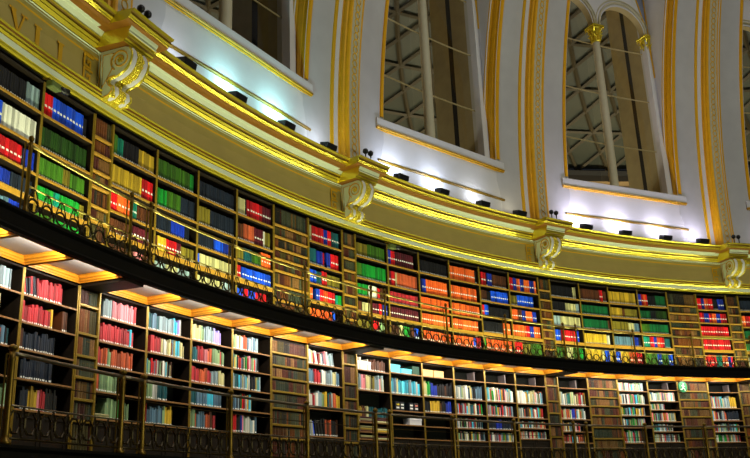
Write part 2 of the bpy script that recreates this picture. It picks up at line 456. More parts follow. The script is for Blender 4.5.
# ------------------------------------------------------------------ cornice blocks, consoles
CON = ['first', 'second', 'third', 'fourth', 'fifth']
def make_block():
    t = thing('trim_7', 0, 20.2, 7.5, kind='structure')
    mb = MB()
    h1 = .075*S
    shift = -.265
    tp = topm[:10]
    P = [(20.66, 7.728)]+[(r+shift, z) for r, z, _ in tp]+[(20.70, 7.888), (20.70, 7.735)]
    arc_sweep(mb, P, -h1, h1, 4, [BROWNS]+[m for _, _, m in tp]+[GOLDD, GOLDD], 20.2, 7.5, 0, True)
    # close the flanks with solid gold
    for s in (-1, 1):
        vs = [loc_cyl(s*h1*1.001, r, z, 20.2, 7.5) for r, z in P]; mb.add(vs, [tuple(range(len(vs)))], GOLD)
    mb.build('upper_block', t)
    mb = MB(); h2 = .050*S
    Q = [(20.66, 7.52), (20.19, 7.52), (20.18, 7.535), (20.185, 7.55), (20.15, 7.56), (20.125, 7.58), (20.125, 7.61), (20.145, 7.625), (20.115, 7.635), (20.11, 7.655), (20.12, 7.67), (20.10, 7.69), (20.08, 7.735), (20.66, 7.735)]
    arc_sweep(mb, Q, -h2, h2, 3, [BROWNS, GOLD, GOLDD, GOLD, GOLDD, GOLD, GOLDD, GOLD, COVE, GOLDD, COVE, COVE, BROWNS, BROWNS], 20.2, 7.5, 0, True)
    for s in (-1, 1):
        vs = [loc_cyl(s*h2*1.001, r, z, 20.2, 7.5) for r, z in Q]; mb.add(vs, [tuple(range(len(vs)))], GOLD)
    mb.build('lower_block', t)
    return t
blk = make_block()
def make_console(label):
    t = thing('scroll_bracket', 0, 20.66, 6.85, label, 'bracket', 'gilded scroll brackets under the cornice')
    # side outline (depth towards the room = -y)
    out = [(0, .66), (.42, .66), (.465, .64), (.50, .59), (.515, .52), (.50, .45), (.48, .40), (.44, .345), (.38, .30), (.30, .265), (.20, .25), (.165, .20), (.19, .15), (.245, .11), (.255, .05), (.20, .0), (.13, -.01), (.09, .01), (.06, -.03), (0, -.04)]
    hw = .200
    mb = MB(); vs = [(-hw, -d, z) for d, z in out]+[(hw, -d, z) for d, z in out]; n = len(out)
    mb.add(vs, [tuple(range(n-1, -1, -1)), tuple(range(n, 2*n))]+[(k, k+1, n+k+1, n+k) for k in range(n-1)], [COVE, COVE]+[GOLD]*(n-1))
    mb.build('scroll_body', t)
    front = out[2:17]
    def band(name, x0, x1, lift, m, bump=0):
        mb = MB(); K = 5; vs = []; fs = []
        for i, (d, z) in enumerate(front):
            a = front[max(0, i-1)]; b = front[min(len(front)-1, i+1)]
            tx, tz = b[0]-a[0], b[1]-a[1]; l = math.hypot(tx, tz) or 1; nx, nz = -tz/l, tx/l
            if nx*1+nz*0 < 0 and i < 8: nx, nz = -nx, -nz
            for k in range(K):
                s = k/(K-1); h = lift*math.sin(math.pi*s)
                vs.append((x0+(x1-x0)*s, -(d+nx*h), z+nz*h))
        for i in range(len(front)-1):
            for k in range(K-1): fs.append((i*K+k, i*K+k+1, (i+1)*K+k+1, (i+1)*K+k))
        mb.add(vs, fs, m); return mb.build(name, t, True)
    band('white_flute', -.160, -.070, .03, WHITE); band('white_flute', .070, .160, .03, WHITE)
    for s in (-1, 1): band('gilt_rim', *sorted((s*.2, s*.158)), .022, GOLD)
    mb = MB()
    for i in range(40):   # leafy gilt strip down the middle
        q = i/40*(len(front)-1.01); k = int(q); f = q-k
        d = front[k][0]*(1-f)+front[k+1][0]*f; z = front[k][1]*(1-f)+front[k+1][1]*f
        for s in (-1, 0, 1):
            x = s*.045+random.uniform(-.012, .012)
            mb.lathe([(.004, -.02), (.024, -.008), (.024, .008), (.004, .02)], (x, -d-.004, z), GOLD, 6)
    mb.build('leaf_strip', t, True)
    mb = MB()    # foot leaves
    for s in (-.15, -.05, .05, .15):
        mb.tube([(s, -.03, -.01), (s, -.10, .0), (s, -.17, .03), (s, -.23, .01), (s, -.25, -.03)], [.03, .05, .045, .035, .01], GOLD, 6)
    mb.build('foot_leaves', t, True)
    for s in (-1, 1):   # side volutes with rosette and rim line
        mb = MB(); x = s*(hw+.004); cy, cz = .35, .48
        pts = []
        for k in range(44):
            a = -1.2+k*.27; rr = .035+.0028*k
            pts.append((x, -(cy+rr*math.cos(a)), cz+rr*math.sin(a)))
        mb.tube(pts, .011, GOLDP, 5)
        mb.tube([(x, -d*.93-.0, z) for d, z in out[9:17]], .010, GOLDP, 5)
        mb.tube([(x, -.03, .62), (x, -.03, .1)], .008, GOLDP, 5)
        mb.tube([(x, -.07, .60), (x, -.24, .60), (x, -.22, .36), (x, -.08, .12), (x, -.07, .6)], .007, GOLDP, 5)
        mb.build('side_volute', t, True)
        mb = MB()
        for k in range(6):
            a = k*math.pi/3; mb.lathe([(.004, -.016), (.02, 0), (.004, .016)], (x, -(cy+.03*math.cos(a)), cz+.03*math.sin(a)), GOLD, 6)
        mb.lathe([(.004, -.018), (.018, 0), (.004, .018)], (x, -cy, cz), GOLD, 6)
        mb.build('rosette', t, True)
    return t
con = make_console('')
CU = .036
clab = {0: 'gilded scroll bracket at far left, right beside the painted Roman numerals',
        1: 'gilded scroll bracket second from left, below the rib left of the middle window',
        2: 'gilded scroll bracket third from left, just right of the picture centre',
        3: 'gilded scroll bracket at the far right end of the cornice'}
for m in range(0, 4):
    o = con if m == 0 else copy_tree(con)
    o.matrix_world = frame_at(S*(m+CU), 20.66, 6.85); o['label'] = clab[m]
for m in range(-1, 4):
    b = blk if m == -1 else copy_tree(blk)
    b.matrix_world = frame_at(S*(m+.035), 20.2, 7.5)

# painted gilt: Greek key panels and numerals on the frieze
def paint_rects(name, uc, rects, m, r=20.655):
    t = MB()
    for (x0, x1, z0, z1) in rects:
        arc_sweep(t, [(r, z0), (r-.006, z0), (r-.006, z1), (r, z1)], x0/R(1)/r, x1/R(1)/r, 2, m, 20.66, 6.95, 0, True)
    o = t.build(name, kind='structure'); o.matrix_world = frame_at(uc, 20.66, 6.95); return o
def key_rects(x, z, s, w):      # meander unit of side s
    q = [(0, s, s-w, s), (0, w, 0, s), (0, s*.8, 0, w), (s*.8-w, s*.8, 0, s*.62), (s*.36, s*.8, s*.62-w, s*.62), (s*.36, s*.36+w, s*.34, s*.62)]
    return [(x+a, x+b, z+c, z+d) for a, b, c, d in q]
for m in range(0, 4):
    rects = []
    for k in range(2): rects += key_rects(-.02, 6.98+.20*k, .19, .032)
    paint_rects('trim_8', S*(m+CU)-1.35, rects, GOLDP)
def glyph(ch, uc):
    mb = MB(); r = 20.652; z0, z1 = 6.99, 7.27
    def poly(pts):
        f = [loc_cyl(math.degrees(x/r), r, z, 20.66, 6.95) for x, z in pts]; b = [loc_cyl(math.degrees(x/r), r+.008, z, 20.66, 6.95) for x, z in pts]
        n = len(pts); mb.add(f+b, [tuple(range(n))]+[(k, (k+1) % n, n+(k+1) % n, n+k) for k in range(n)], GOLDP)
    if ch == 'I':
        poly([(-.036, z0), (.036, z0), (.036, z1), (-.036, z1)])
        for z in (z0, z1-.022): poly([(-.065, z), (.065, z), (.065, z+.022), (-.065, z+.022)])
    else:
        poly([(-.15, z1), (-.07, z1), (.022, z0), (-.02, z0)]); poly([(.085, z1), (.115, z1), (.018, z0), (-.004, z0+.03)])
        for x in (-.11, .10): poly([(x-.06, z1-.022), (x+.06, z1-.022), (x+.06, z1), (x-.06, z1)])
    o = mb.build('trim_9', kind='structure'); o.matrix_world = frame_at(uc, 20.66, 6.95)
glyph('V', -4.15); glyph('I', -3.2); glyph('I', -2.02)

# ------------------------------------------------------------------ floodlights and small cameras
def make_flood():
    t = thing('floodlight', 0, 20.42, 7.88, '', 'lamp', 'floodlights along the cornice ledge')
    mb = MB()
    mb.add([(-.11, -.07, .04), (.11, -.07, .04), (.11, .07, .03), (-.11, .07, .03), (-.11, -.09, .11), (.11, -.09, .11), (.11, .05, .14), (-.11, .05, .14)],
           [(0, 3, 2, 1), (4, 5, 6, 7), (0, 1, 5, 4), (1, 2, 6, 5), (2, 3, 7, 6), (3, 0, 4, 7)], BLACK)
    mb.build('housing', t)
    mb = MB()
    for x in (-.12, .12): mb.box(x-.006, x+.006, -.02, .02, 0, .09, BLACK)
    mb.box(-.13, .13, -.03, .03, 0, .01, BLACK); mb.build('yoke', t)
    mb = MB(); mb.add([(-.10, -.085, .112), (.10, -.085, .112), (.10, .05, .145), (-.10, .05, .145)], [(0, 1, 2, 3)], mat('lamp glass', (190, 200, 210), .15))
    mb.build('lens', t)
    return t
fl = make_flood()
FLO = [.215, .43, .65, .85]
FCOL = {0: [(.75, .85, 1), (.45, 1, 1), (.45, 1, 1), (.8, .9, 1)], 1: [(.72, .82, 1), (.72, .82, 1), (.9, .95, 1), (1, .9, .6)], 2: [(.82, .78, 1)]*4, 3: [(.82, .8, 1)]*4, -1: [(.8, .85, 1)]*4}
FPOW = {-1: [.3]*4, 0: [.35, 1.2, 1.6, .5], 1: [1.4, 1.3, .5, .15], 2: [2.0, 1.8, 1.5, 1.0], 3: [.15]*4}
side = ['first', 'second', 'third', 'fourth']
bayname = {-1: 'far left', 0: 'left', 1: 'middle', 2: 'right', 3: 'far right'}
first = True
for m in range(0, 4):
    for k, f in enumerate(FLO):
        if m == 3 and k > 1: continue
        o = fl if first else copy_tree(fl); first = False
        u = S*(m+.035+f)
        o.matrix_world = frame_at(u, 20.36, 7.88)
        o['label'] = 'black box floodlight, %s from left on the cornice ledge below the %s window' % (side[k], bayname[m])
        area('flood_beam', polar(u, 20.34, 8.10), polar(u, 1, 0)*.3+Vector((0, 0, .95)), .25, .12, P_FLOOD*FPOW[m][k], FCOL[m][k])
        o.scale = (1.3, 1.3, 1.35)
def make_pair():
    t = thing('spot_lamp', 0, 20.1, 7.89, '', 'lamp', 'pairs of small round lamps beside the ribs')
    mb = MB()
    mb.lathe([(.005, .265), (.03, .258), (.05, .235), (.055, .21), (.05, .18), (.03, .16), (.012, .15), (.012, 0)], (0, 0, 0), BLACK, 12); mb.build('lamp_head', t, True)
    mb = MB(); mb.lathe([(.05, 0), (.05, .012)], (0, 0, 0), BLACK, 12); mb.build('base', t)
    return t
pr = make_pair(); first = True
rn = {0: 'left', 1: 'second', 2: 'third', 3: 'rightmost'}
for m in range(0, 4):
    for k in (0, 1):
        o = pr if first else copy_tree(pr); first = False
        o.matrix_world = frame_at(S*(m+.035)-.27+k*.44, 20.1, 7.885)
        o['label'] = 'small round black lamp on cornice block, %s rib, %s of the pair' % (rn[m], ('left', 'right')[k])
def make_cctv(u, label):
    t = thing('security_camera', u, 20.50, 6.46, label, 'security camera')
    mb = MB(); mb.box(-.09, .09, -.07, .03, 0, .09, mat('camera housing', (90, 105, 50), .5), .012); mb.build('housing', t)
    mb = MB(); mb.tube([(.07, -.03, .045), (.19, -.08, .035)], .042, BLACK, 10); mb.build('lens', t, True)
    mb = MB(); mb.tube([(-.03, 0, .09), (-.03, .03, .14), (-.03, .12, .16)], .014, BRASS, 6); mb.build('wall_arm', t)
make_cctv(-2.78, 'small security camera fixed at top of the upper bookcase, far left')
make_cctv(20.7, 'small security camera fixed under the cornice right of the second bracket')

# ------------------------------------------------------------------ bookcases
UP_A = [6.21, 5.78, 5.43, 5.13, 4.66]; UP_B = [6.21, 5.86, 5.51, 5.15, 4.66]
LO_A = [4.02, 3.71, 3.41, 3.09, 2.76]; LO_C = [4.07, 3.67, 3.36, 3.08, 2.83]
DEP = .30
def RT(tier): return R0 if tier == 'upper' else 20.70
def make_case(tier, zs_, z0, z1, u, label, group):
    wid = 2*R0*math.sin(R(W/2)); h = wid/2
    t = thing('bookcase', u, RT(tier), z0, label, 'bookcase', group)
    edge = OAK
    for s in (-1, 1):
        mb = MB(); a, b = sorted((s*h, s*(h-.019))); mb.box(a, b, .012, DEP, 0, z1-z0, OAKD); sp_ = mb.build('side_panel', t)
        mb = MB(); mb.box(a, b, 0, .012, 0, z1-z0, edge, .003); mb.build('gilt_edge', sp_)
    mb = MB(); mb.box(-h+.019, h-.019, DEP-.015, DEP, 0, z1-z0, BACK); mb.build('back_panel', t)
    mb = MB(); mb.box(-h+.019, h-.019, 0.0, DEP-.015, z1-z0-.02, z1-z0, OAKD, .003); mb.build('top_rail', t)
    for z in zs_:
        mb = MB(); m1 = SHELFP if tier == 'upper' else SHELFL; th = .034 if tier == 'upper' else .022
        if tier == 'upper' and z == zs_[3]: th = .075
        mb.box(-h+.019, h-.019, .01, DEP-.015, z-z0-th, z-z0, OAKD); mb.box(-h+.019, h-.019, .0, .01, z-z0-th, z-z0, m1, .002); mb.build('shelf', t)
    if tier == 'lower':
        mb = MB(); zt = zs_[-1]-z0-.03
        mb.box(-h+.019, h-.019, .03, .05, 0, zt, OAKD)
        for x0, x1 in ((-h+.03, -.01), (.01, h-.03)):
            mb.box(x0, x0+.05, .018, .03, .03, zt, OAKD, .004); mb.box(x1-.05, x1, .018, .03, .03, zt, OAKD, .004)
            mb.box(x0+.05, x1-.05, .018, .03, .03, .09, OAKD, .004); mb.box(x0+.05, x1-.05, .018, .03, zt-.06, zt, OAKD, .004)
        mb.build('plinth_doors', t)
    return t
BR = [mat('dummy spine %d' % i, c, .5, .1, .2, 30) for i, c in enumerate([(84, 48, 20), (122, 68, 22), (76, 68, 30), (44, 40, 30), (112, 82, 38), (70, 30, 20), (74, 78, 54), (140, 100, 54), (52, 62, 46), (90, 42, 28)])]
def make_false(wide, tier, rails, z0, z1, u, label, seed):
    rnd = random.Random(seed); ang = W if wide else DD; wid = 2*R0*math.sin(R(ang/2)); h = wid/2
    t = thing('dummy_book_panel', u, RT(tier), z0, label, 'bookcase panel', 'dummy book panels of the %s gallery' % tier)
    for s in (-1, 1):
        mb = MB(); a, b = sorted((s*h, s*(h-.022))); mb.box(a, b, -.004, .05, 0, z1-z0, OAK, .004); mb.build('stile', t)
    mb = MB(); mb.box(-h, h, .045, .07, 0, z1-z0, OAKD); mb.build('back_panel', t)
    allr = [z1+.0]+rails+[z0+.06]
    m1 = SHELFP if tier == 'upper' else OAK
    for z in rails+[z0+.06]:
        mb = MB(); mb.box(-h+.022, h-.022, 0, .045, z-z0-.034, z-z0, m1, .004); mb.build('rail', t)
    for i in range(len(allr)-1):
        top = allr[i]-(.045 if i else .02); bot = allr[i+1]; mb = MB(); x = -h+.024
        hh = top-bot-.015
        while x < h-.03:
            w = min(rnd.uniform(.03, .055), h-.023-x)
            if x < 0 and w < 0: break
            if rnd.random() < .45 or x < -h+.03: m = rnd.choice(BR)
            vs = []; K = 5
            for zz in (0, hh):
                for k in range(K):
                    s = k/(K-1); vs.append((x+.0015+(w-.003)*s, .040-.024*math.sin(math.pi*s), bot-z0+zz))
            mb.add(vs, [(k, k+1, K+k+1, K+k) for k in range(K-1)]+[tuple(range(2*K-1, K-1, -1))], m)
            for q in (.8,):
                vs = [(x+w*s, .0385-.024*math.sin(math.pi*s), bot-z0+hh*q+dz) for dz in (0, .008) for s in (.1, .5, .9)]
                mb.add(vs, [(0, 1, 4, 3), (1, 2, 5, 4)], GOLDD if rnd.random() < .5 else m)
            x += w
        mb.build('spine_row', t)
    return t

CLR = dict(r=(208, 18, 28), R=(174, 44, 52), q=(158, 26, 56), p=(222, 130, 140), o=(244, 98, 34), y=(196, 160, 40), a=(118, 106, 30), g=(60, 106, 24), G=(20, 138, 46),
           D=(8, 92, 48), d=(30, 62, 14), t=(6, 128, 108), T=(18, 84, 92), c=(60, 176, 205), C=(96, 214, 240), b=(16, 48, 170), B=(16, 78, 232), K=(22, 32, 48), k=(16, 16, 22),
           n=(86, 46, 22), N=(82, 20, 34), e=(192, 186, 132), w=(216, 216, 204), s=(140, 164, 172), S=(84, 116, 138), f=(186, 84, 48), v=(150, 138, 220), E=(132, 164, 116))
CNM = dict(r='bright red', R='dark red', q='crimson', p='pink', o='orange', y='yellow', a='olive', g='mid green', G='bright green', D='emerald green', d='dark green', t='teal',
           T='dark teal', c='light blue', C='pale cyan', b='dark blue', B='bright blue', K='navy', k='black', n='brown', N='maroon', e='cream', w='white', s='pale grey', S='slate blue',
           f='terracotta', v='lavender', E='sage green')
def bm_(c):
    k = random.choice((0, 1, 2)); f = (.82, 1.0, 1.14)[k]
    return mat('cloth %s %d' % (CNM[c], k), tuple(min(255, x*f) for x in CLR[c]), .5, 0, 0, 20, 0, .35)
MIX = 'wesSRnTfykcEepswKGr'; MIXP = 'wwesspesEcwSw'; MIXD = 'nkSeKafTRsy'
MIXW = {'M': MIX, 'P': MIXP, 'Q': MIXD}
def book_geo(mb, w, h, d, cm, style, T4=None):
    """rounded spine volume: x centred, spine towards -y"""
    K = 5; zf = [0, .05, .13, .40, .50, .93, .96, 1]
    pr_ = [(-w/2+w*k/(K-1), -.22*w*math.sin(math.pi*k/(K-1))*.6+.006) for k in range(K)]+[(w/2, d), (-w/2, d)]
    P = len(pr_); vs = []; fs = []; ml = []
    for q in zf: vs += [(x, y, q*h) for x, y in pr_]
    for i in range(len(zf)-1):
        for k in range(P):
            m = cm
            if k < K-1:
                if i == 3 and 'w' in style and 0 < k < K-1: m = LABEL
                if i == 1 and 'f' in style and 0 < k < K-1: m = LABEL
                if i == 5 and 'w' not in style: m = cm
            fs.append((i*P+k, i*P+(k+1) % P, (i+1)*P+(k+1) % P, (i+1)*P+k)); ml.append(m)
    n = len(zf)-1
    fs.append(tuple(n*P+k for k in range(P))); ml.append(PAGE)
    fs.append(tuple(range(P-1, -1, -1))); ml.append(PAGE)
    if T4 is not None: vs = [T4 @ Vector(v) for v in vs]
    mb.add(vs, fs, ml)
TOK = re.compile(r'([A-Za-z_])(\d*\.?\d+)((?:[wflhx](?![\d.]))*)')
ALLB = []    # every volume: dict
def fill_row(tier, ci, bayu, z0, row, spec, z, clear, lo_jit):
    wid = 2*R0*math.sin(R(W/2))-.044; x = -wid/2; idx = 0
    for c, frac, st in TOK.findall(spec):
        L = float(frac)/10*wid; x1 = min(x+L, wid/2)
        if c == '_': x = x1; continue
        vw = .064 if 'w' in st else (.040 if tier == 'upper' else .034)
        if 'x' in st: vw = .075
        hbase = (random.uniform(.80, .85) if 'w' in st else random.uniform(.70, .78)) if tier == 'upper' and row < 4 else random.uniform(.80, .88)
        hbase = min(clear*hbase, (.355 if row == 4 else .30) if tier == 'upper' else .28)
        while x < x1-.012:
            cc = random.choice(MIXW[c]) if c in MIXW else c
            w = vw*random.uniform(.85, 1.15) if c not in MIXW else random.uniform(.018, .045)
            w = min(w, x1-x)
            if w < .012: break
            mixed = c in MIXW or lo_jit
            h = hbase*(random.uniform(.80, 1.10) if mixed else random.uniform(.985, 1.015))
            h = min(h, clear-.03)
            lean = 0
            if 'l' in st: lean = random.uniform(.10, .22)
            d = random.uniform(.15, .19)
            style = ('w' if 'w' in st else '')+('f' if ('f' in st or (tier == 'lower') or (tier == 'upper' and 'w' not in st)) and cc not in 'w' else '')
            y = .03+random.uniform(0, .008)+(.012 if mixed else 0)*random.random()
            ALLB.append(dict(tier=tier, case=ci, row=row, i=idx, u=bayu, z=z, z0=z0, x=x+w/2, y=y, w=w*.96, h=h, d=d, c=cc, st=style, lean=lean))
            idx += 1; x += w+(h*math.tan(lean)*.12 if lean else 0)
        x = x1

UP = {
 (-1, 5): ['k9_1', 's9', 'r5w b4w', 'b9', 'g9'], (-1, 4): ['k9', 'n9', 'r9w', 'b9', 'a9'],
 (-1, 6): ['k7.3s2.6', 'e2B1.4w w6.4', 'n1.6o1.5wr4.4wk.4b2', 'K3b3K3.9', 'k2S4b2k1.9'],
 (0, 1): ['g1.2t1.3k3.6y3.8', 'y7.1r2.8w', 'r1.8wo3wt1.5wn3.6', 'n5N4.9w', 'n6p2n1.9'],
 (0, 2): ['g8.4G1', 'G2.8g3.4K3.6', 'K4b3.4K1.2_1.3', 'n.9y2.1wr2.5wN1.1wa3.3', 's3e3s3'],
 (0, 3): ['K9.8', 'a3.4K6.4', 'K4.5B2.5b1.5K1.4', 'B.9e8.9', 'e7s2.9'],
 (0, 4): ['e2.4k.5r.8wr3.6wN2.5w', 'n2f3N2.6ww.5a1.6', 'a2T2.4g2.6o2.8w', 'r1.5wB8.3w', 'B2wr1.5wB2wr3w'],
 (0, 6): ['e1.1r3.7wb1.2wr1.2wT2.4w', 'T2.4b2r.6_.6b1.2r2.6w', 'B2.3wT1.7r1.6wa4', 'o1.2w_.9B1.2wr1.2wo1.2wr2.3wt.9G1.2', 'o7wB1w_1.8'],
 (1, 1): ['a4g5.8', 'g2G7.8', 'G4w2.8r.8n2.2', 'n1.8e2.4N3wr1wb1.6w', 'a4G1r2wE2.8'],
 (1, 2): ['b1.3wr1.3wN6.2w_1', 'N1.2wr1.3we.6f6.7', 'R9.8', 'N9.7w', 'n3e1.5G2n1.5B1.6w'],
 (1, 3): ['k9.8', '_.9b1.4wo7.2w', 'o9.8w', 'o9.8w', 'o9.8w'],
 (1, 4): ['o9wk.7', 'o9.3w', 'o9.9w', 'o9w_1', 'o7wB1wr1.5w'],
 (1, 5): ['_.8r1.7wk.4b1.7wn5', 'n2.4k1.4B6w', 'r1.2wB1.4wk7.2f', 'k7.2fo2.6w', 'G1o8.8w'],
 (1, 6): ['r1.6wb1.3wo1.2wb1.4wo2wb1.6wo.8w', 'a2.6B5.7w_1.6', 'o2.5wn1.4wb1.3wo2.4wb1.5w', 'o5wr1.2wb1.4wo2.3w', 'r3wa3g3.8'],
 (2, 1): ['k8.2e1_.6', 'k5fe3.8s1.1', 's2.7e7.1', 'B2.2w_.8r4.6wb1.2w', 'g4e2g2G1.6'],
 (2, 2): ['n7.2r1.2wn1.4', 'D9.8', 'D9.2n.6', 'y8.2w1_.6', 'y6e1B1.5y1.3'],
 (2, 3): ['y9.8', 'y4.5n.8a4.5', 'a6e2S1.8', 'S7b2k.8', 'B2wy3ro2wr2.5w'],
 (2, 4): ['b1.4wr.8wo.8wr.5wk3D4.4', 'D4k2d3.8', 'g3D6.8', 't2.5wr1.4wb1.1wo1.1wr1.5wT2', 'g4.5B1.4wg2.4B1.5w'],
 (2, 6): ['r1.7wb1wo1.3wr1.7wk1.8b2.1w', 'r2wb1.7wr1.1wo1.5wb1.4wr2.1w', 'r9.8wx', 'r9.7wx', 'r4wt2o2.1wb1r.7w'],
 (3, 1): ['K9.8', 'o1.5wr2wK6.2', 'D5k4.8', 'D9.8', 'w2e3D4'], (3, 2): ['k9', 'r9w', 'g9', 'D9', 'e9'],
}
LO = {
 (-1, 5): ['M8', 'M7', 'Q8', 'Q7', 'M6'], (-1, 4): ['M8', 'M7', 'Q8', 'Q7', 'M6'],
 (-1, 6): ['P2e2s4_2', 'P3Q3_1R2', 'Q5_4', 'Q4_5', '_5R.8E2r1'],
 (0, -9): [],
 (0, 1): ['_.9s2p4.8R.5_1.4', 'R6.9c.5R.4_2.2', 'R1.2f1.2E.8f4.6_2.2', 'f1E3.6_5', 'k.6_1.8E2.6G1.2E1.3_2.5'],
 (0, 2): ['T1.4lS1T.6s3.4c.8v.6w.4_1.6', '_1.2R2.4e.5w.8e1Q1c1e1.1_.8', 'M5.9n.3_3.6', 'E2w1T2.4_4.4', 'r.9S3.5E.6y1.6_3.4'],
 (0, 3): ['_.3e2.3E.8s2.4v1.8_2', '_.3T1.6R1.6p.8f1.2E2R.4E.8_1', 'R2.4f2R1s1.8e1.6_1', '_.3T1.6S2.6c1.6S2_1.6', 'E1.6Q1S1.4f1.2n.8R.6_3'],
 (0, 4): ['E1P2f1.2P3_2.4', 'M7.2_2.5', 's1T1P3.2M2.6_2', 'R.5S1k.4M3.4_4', 'r1.4k1b.6P3.2S.6_3'],
 (0, 6): ['P2lR.4lw.9lQ.6P1.2lp.8lw.8ls1.4l', 'S2R1.9T.5w1.2s2e1S1', 'w1.5R.6w1s1.2E.6y.8Q1.4w.5f.9y1', 's1lw.7lB.5lk2.8lf.4n.8f.5k1.4n.6'],
 (1, 1): ['w3.8xn5.4', 's1.4p1.4e1.6Q1.2P3', 'y1.4n1.2e.8T6', '_9', '_9'],
 (1, 2): ['_9', 'c1.2S.9Q.6c.9C.8c1.6s1c1.4w.6c.7', '_9', '_9', '_9'],
 (1, 3): ['_9', 'e1.5G1.3b1.9k2.6n.6k1.8', '_.4k1.8y3.4n.4k1.4b1.8', '_9', '_9'],
 (1, 4): ['_9', 'P3w1.6Q1.5k1.2S2.1', 'M9.2', 'M9', 'M9.3'],
 (1, 5): ['_9', 'M6.6P3', 'M9', 'K3b2K3.5', 'M9.4'],
 (1, 6): ['_9', 'w3.4y.6P3.2M2', 'M9', 'M9.2', 'M9.3'],
 (2, 1): ['_9', 'P3t1P2M3.2', 'r1M3b1.2M3.6', 'M6.4_2', 'M6Q2'],
 (2, 3): ['P9', 'M9', 'M8.6_.6', 'M8.4', 'r.8lf.6lM5k2'],
 (2, 4): ['_9', 'e1P8.2', 'M4.8R.4_4', 'M8.6', 'M7_1', 'M9'],
 (2, 6): ['_9', 'M4P2s.8y2.2', 'M5_.3K4', 'M8.8', 'M8.6'],
 (3, 1): ['_9', 'M9', 'M8', 'M9', 'M9'], (3, 2): ['_9', 'M9', 'M8', 'M9', 'M9'],
}
LOWSHELF = {(0, 6): [4.01, 3.67, 3.25, 2.79], (1, 1): [4.04, 3.67, 3.09, 2.92, 2.79], (1, 2): [4.07, 3.66, 3.35, 3.09, 2.84], (1, 6): [4.07, 3.66, 3.35, 3.13, 2.90],
            (2, 3): [4.06, 3.74, 3.47, 3.19, 2.83], (2, 4): [4.11, 3.83, 3.62, 3.34, 3.10, 2.85]}
LO[(0, 0)] = None
# bay index (-1,6) is the one between the two leftmost uprights; shift names so that (0,-1) data sit there
LO[(-1, 6)] = ['R1lK.7lR.5lK.7lR.7lR4_1.4', 'R5.7y.5_1.6n1_.8', 'n1K5.6_3', '_.9K.9K4.7_3', '_1.3K1.3y1.7p.5R.9k2.2_2']
LO[(-1, 5)] = ['s3e3s2.6_1', 'k2e2Q3', '_3R3_1Q2', 'Q6', 'E3R2a2r1E1.4']
UP[(-1, 5)] = UP[(-1, 6)]
UP[(-1, 6)] = ['_.3r1.7wB6.3wk.9', 'd9.6f', 'g5a1.5g3f', 'G3.4t1.2G4.2a1', 'g4G5']
false_up = {(0, 5), (2, 5), (-1, 4)}; false_lo = {(0, 5), (2, 2), (2, 5)}
UPR = [6.33, 6.10, 5.86, 5.65, 5.39, 5.19, 4.93]; UPW = [6.29, 6.08, 5.87, 5.69, 5.48, 5.23, 4.97]; LOR = [4.11, 3.76, 3.49, 3.23, 2.97, 2.72]; LOW = [4.10, 3.89, 3.69, 3.47, 3.20, 2.94, 2.72]
nn = {('upper', True): 0, ('upper', False): 0, ('lower', True): 0, ('lower', False): 0}
ncase = {'upper': 0, 'lower': 0}
first_false = {}
for m, j in BAYS:
    u = bay_c(m, j)
    for tier in ('upper', 'lower'):
        z0, z1 = (4.575, 6.615) if tier == 'upper' else (2.275, 4.32)
        fs_ = false_up if tier == 'upper' else false_lo
        if j == 0 or (m, j) in fs_:
            wide = j != 0; k = nn[(tier, wide)]; nn[(tier, wide)] += (m, j) != (-1, 4)
            lab = '%s panel of dark dummy book spines, %s from left in the %s gallery' % ('wide' if wide else 'narrow', ORD[k], tier)
            if (m, j) == (-1, 4): lab = 'wide dummy book panel just beyond the left edge, %s gallery' % tier
            rails = (UPW if wide else UPR) if tier == 'upper' else (LOW if wide else LOR)
            make_false(wide, tier, rails, z0, z1, u, lab, hash((m, j, tier == 'upper')) % 1000)
            continue
        ci = ncase[tier]; ncase[tier] += (m, j) != (-1, 4)
        if tier == 'upper': zr = UP_B if (m, j) in ((1, 6), (1, 5), (2, 1), (2, 2), (2, 3), (2, 4), (2, 6)) else UP_A
        else: zr = LOWSHELF.get((m, j), LO_A if m <= 0 else LO_C)
        lab = 'open oak bookcase full of volumes, %s from left in the %s gallery' % (ORD[ci], tier)
        if (m, j) == (-1, 4): lab = 'open oak bookcase just beyond the left edge, %s gallery' % tier
        make_case(tier, zr, z0, z1, u, lab, 'open bookcases of the %s gallery' % tier)
        spec = (UP if tier == 'upper' else LO)[(m, j)]
        for row, sp_ in enumerate(spec):
            if row >= len(zr): break
            top = z1-.02 if row == 0 else zr[row-1]-(.075 if tier == 'upper' and row == 4 else .034)
            fill_row(tier, ci, u, z0, row, sp_, zr[row]+.001, top-zr[row], tier == 'lower')

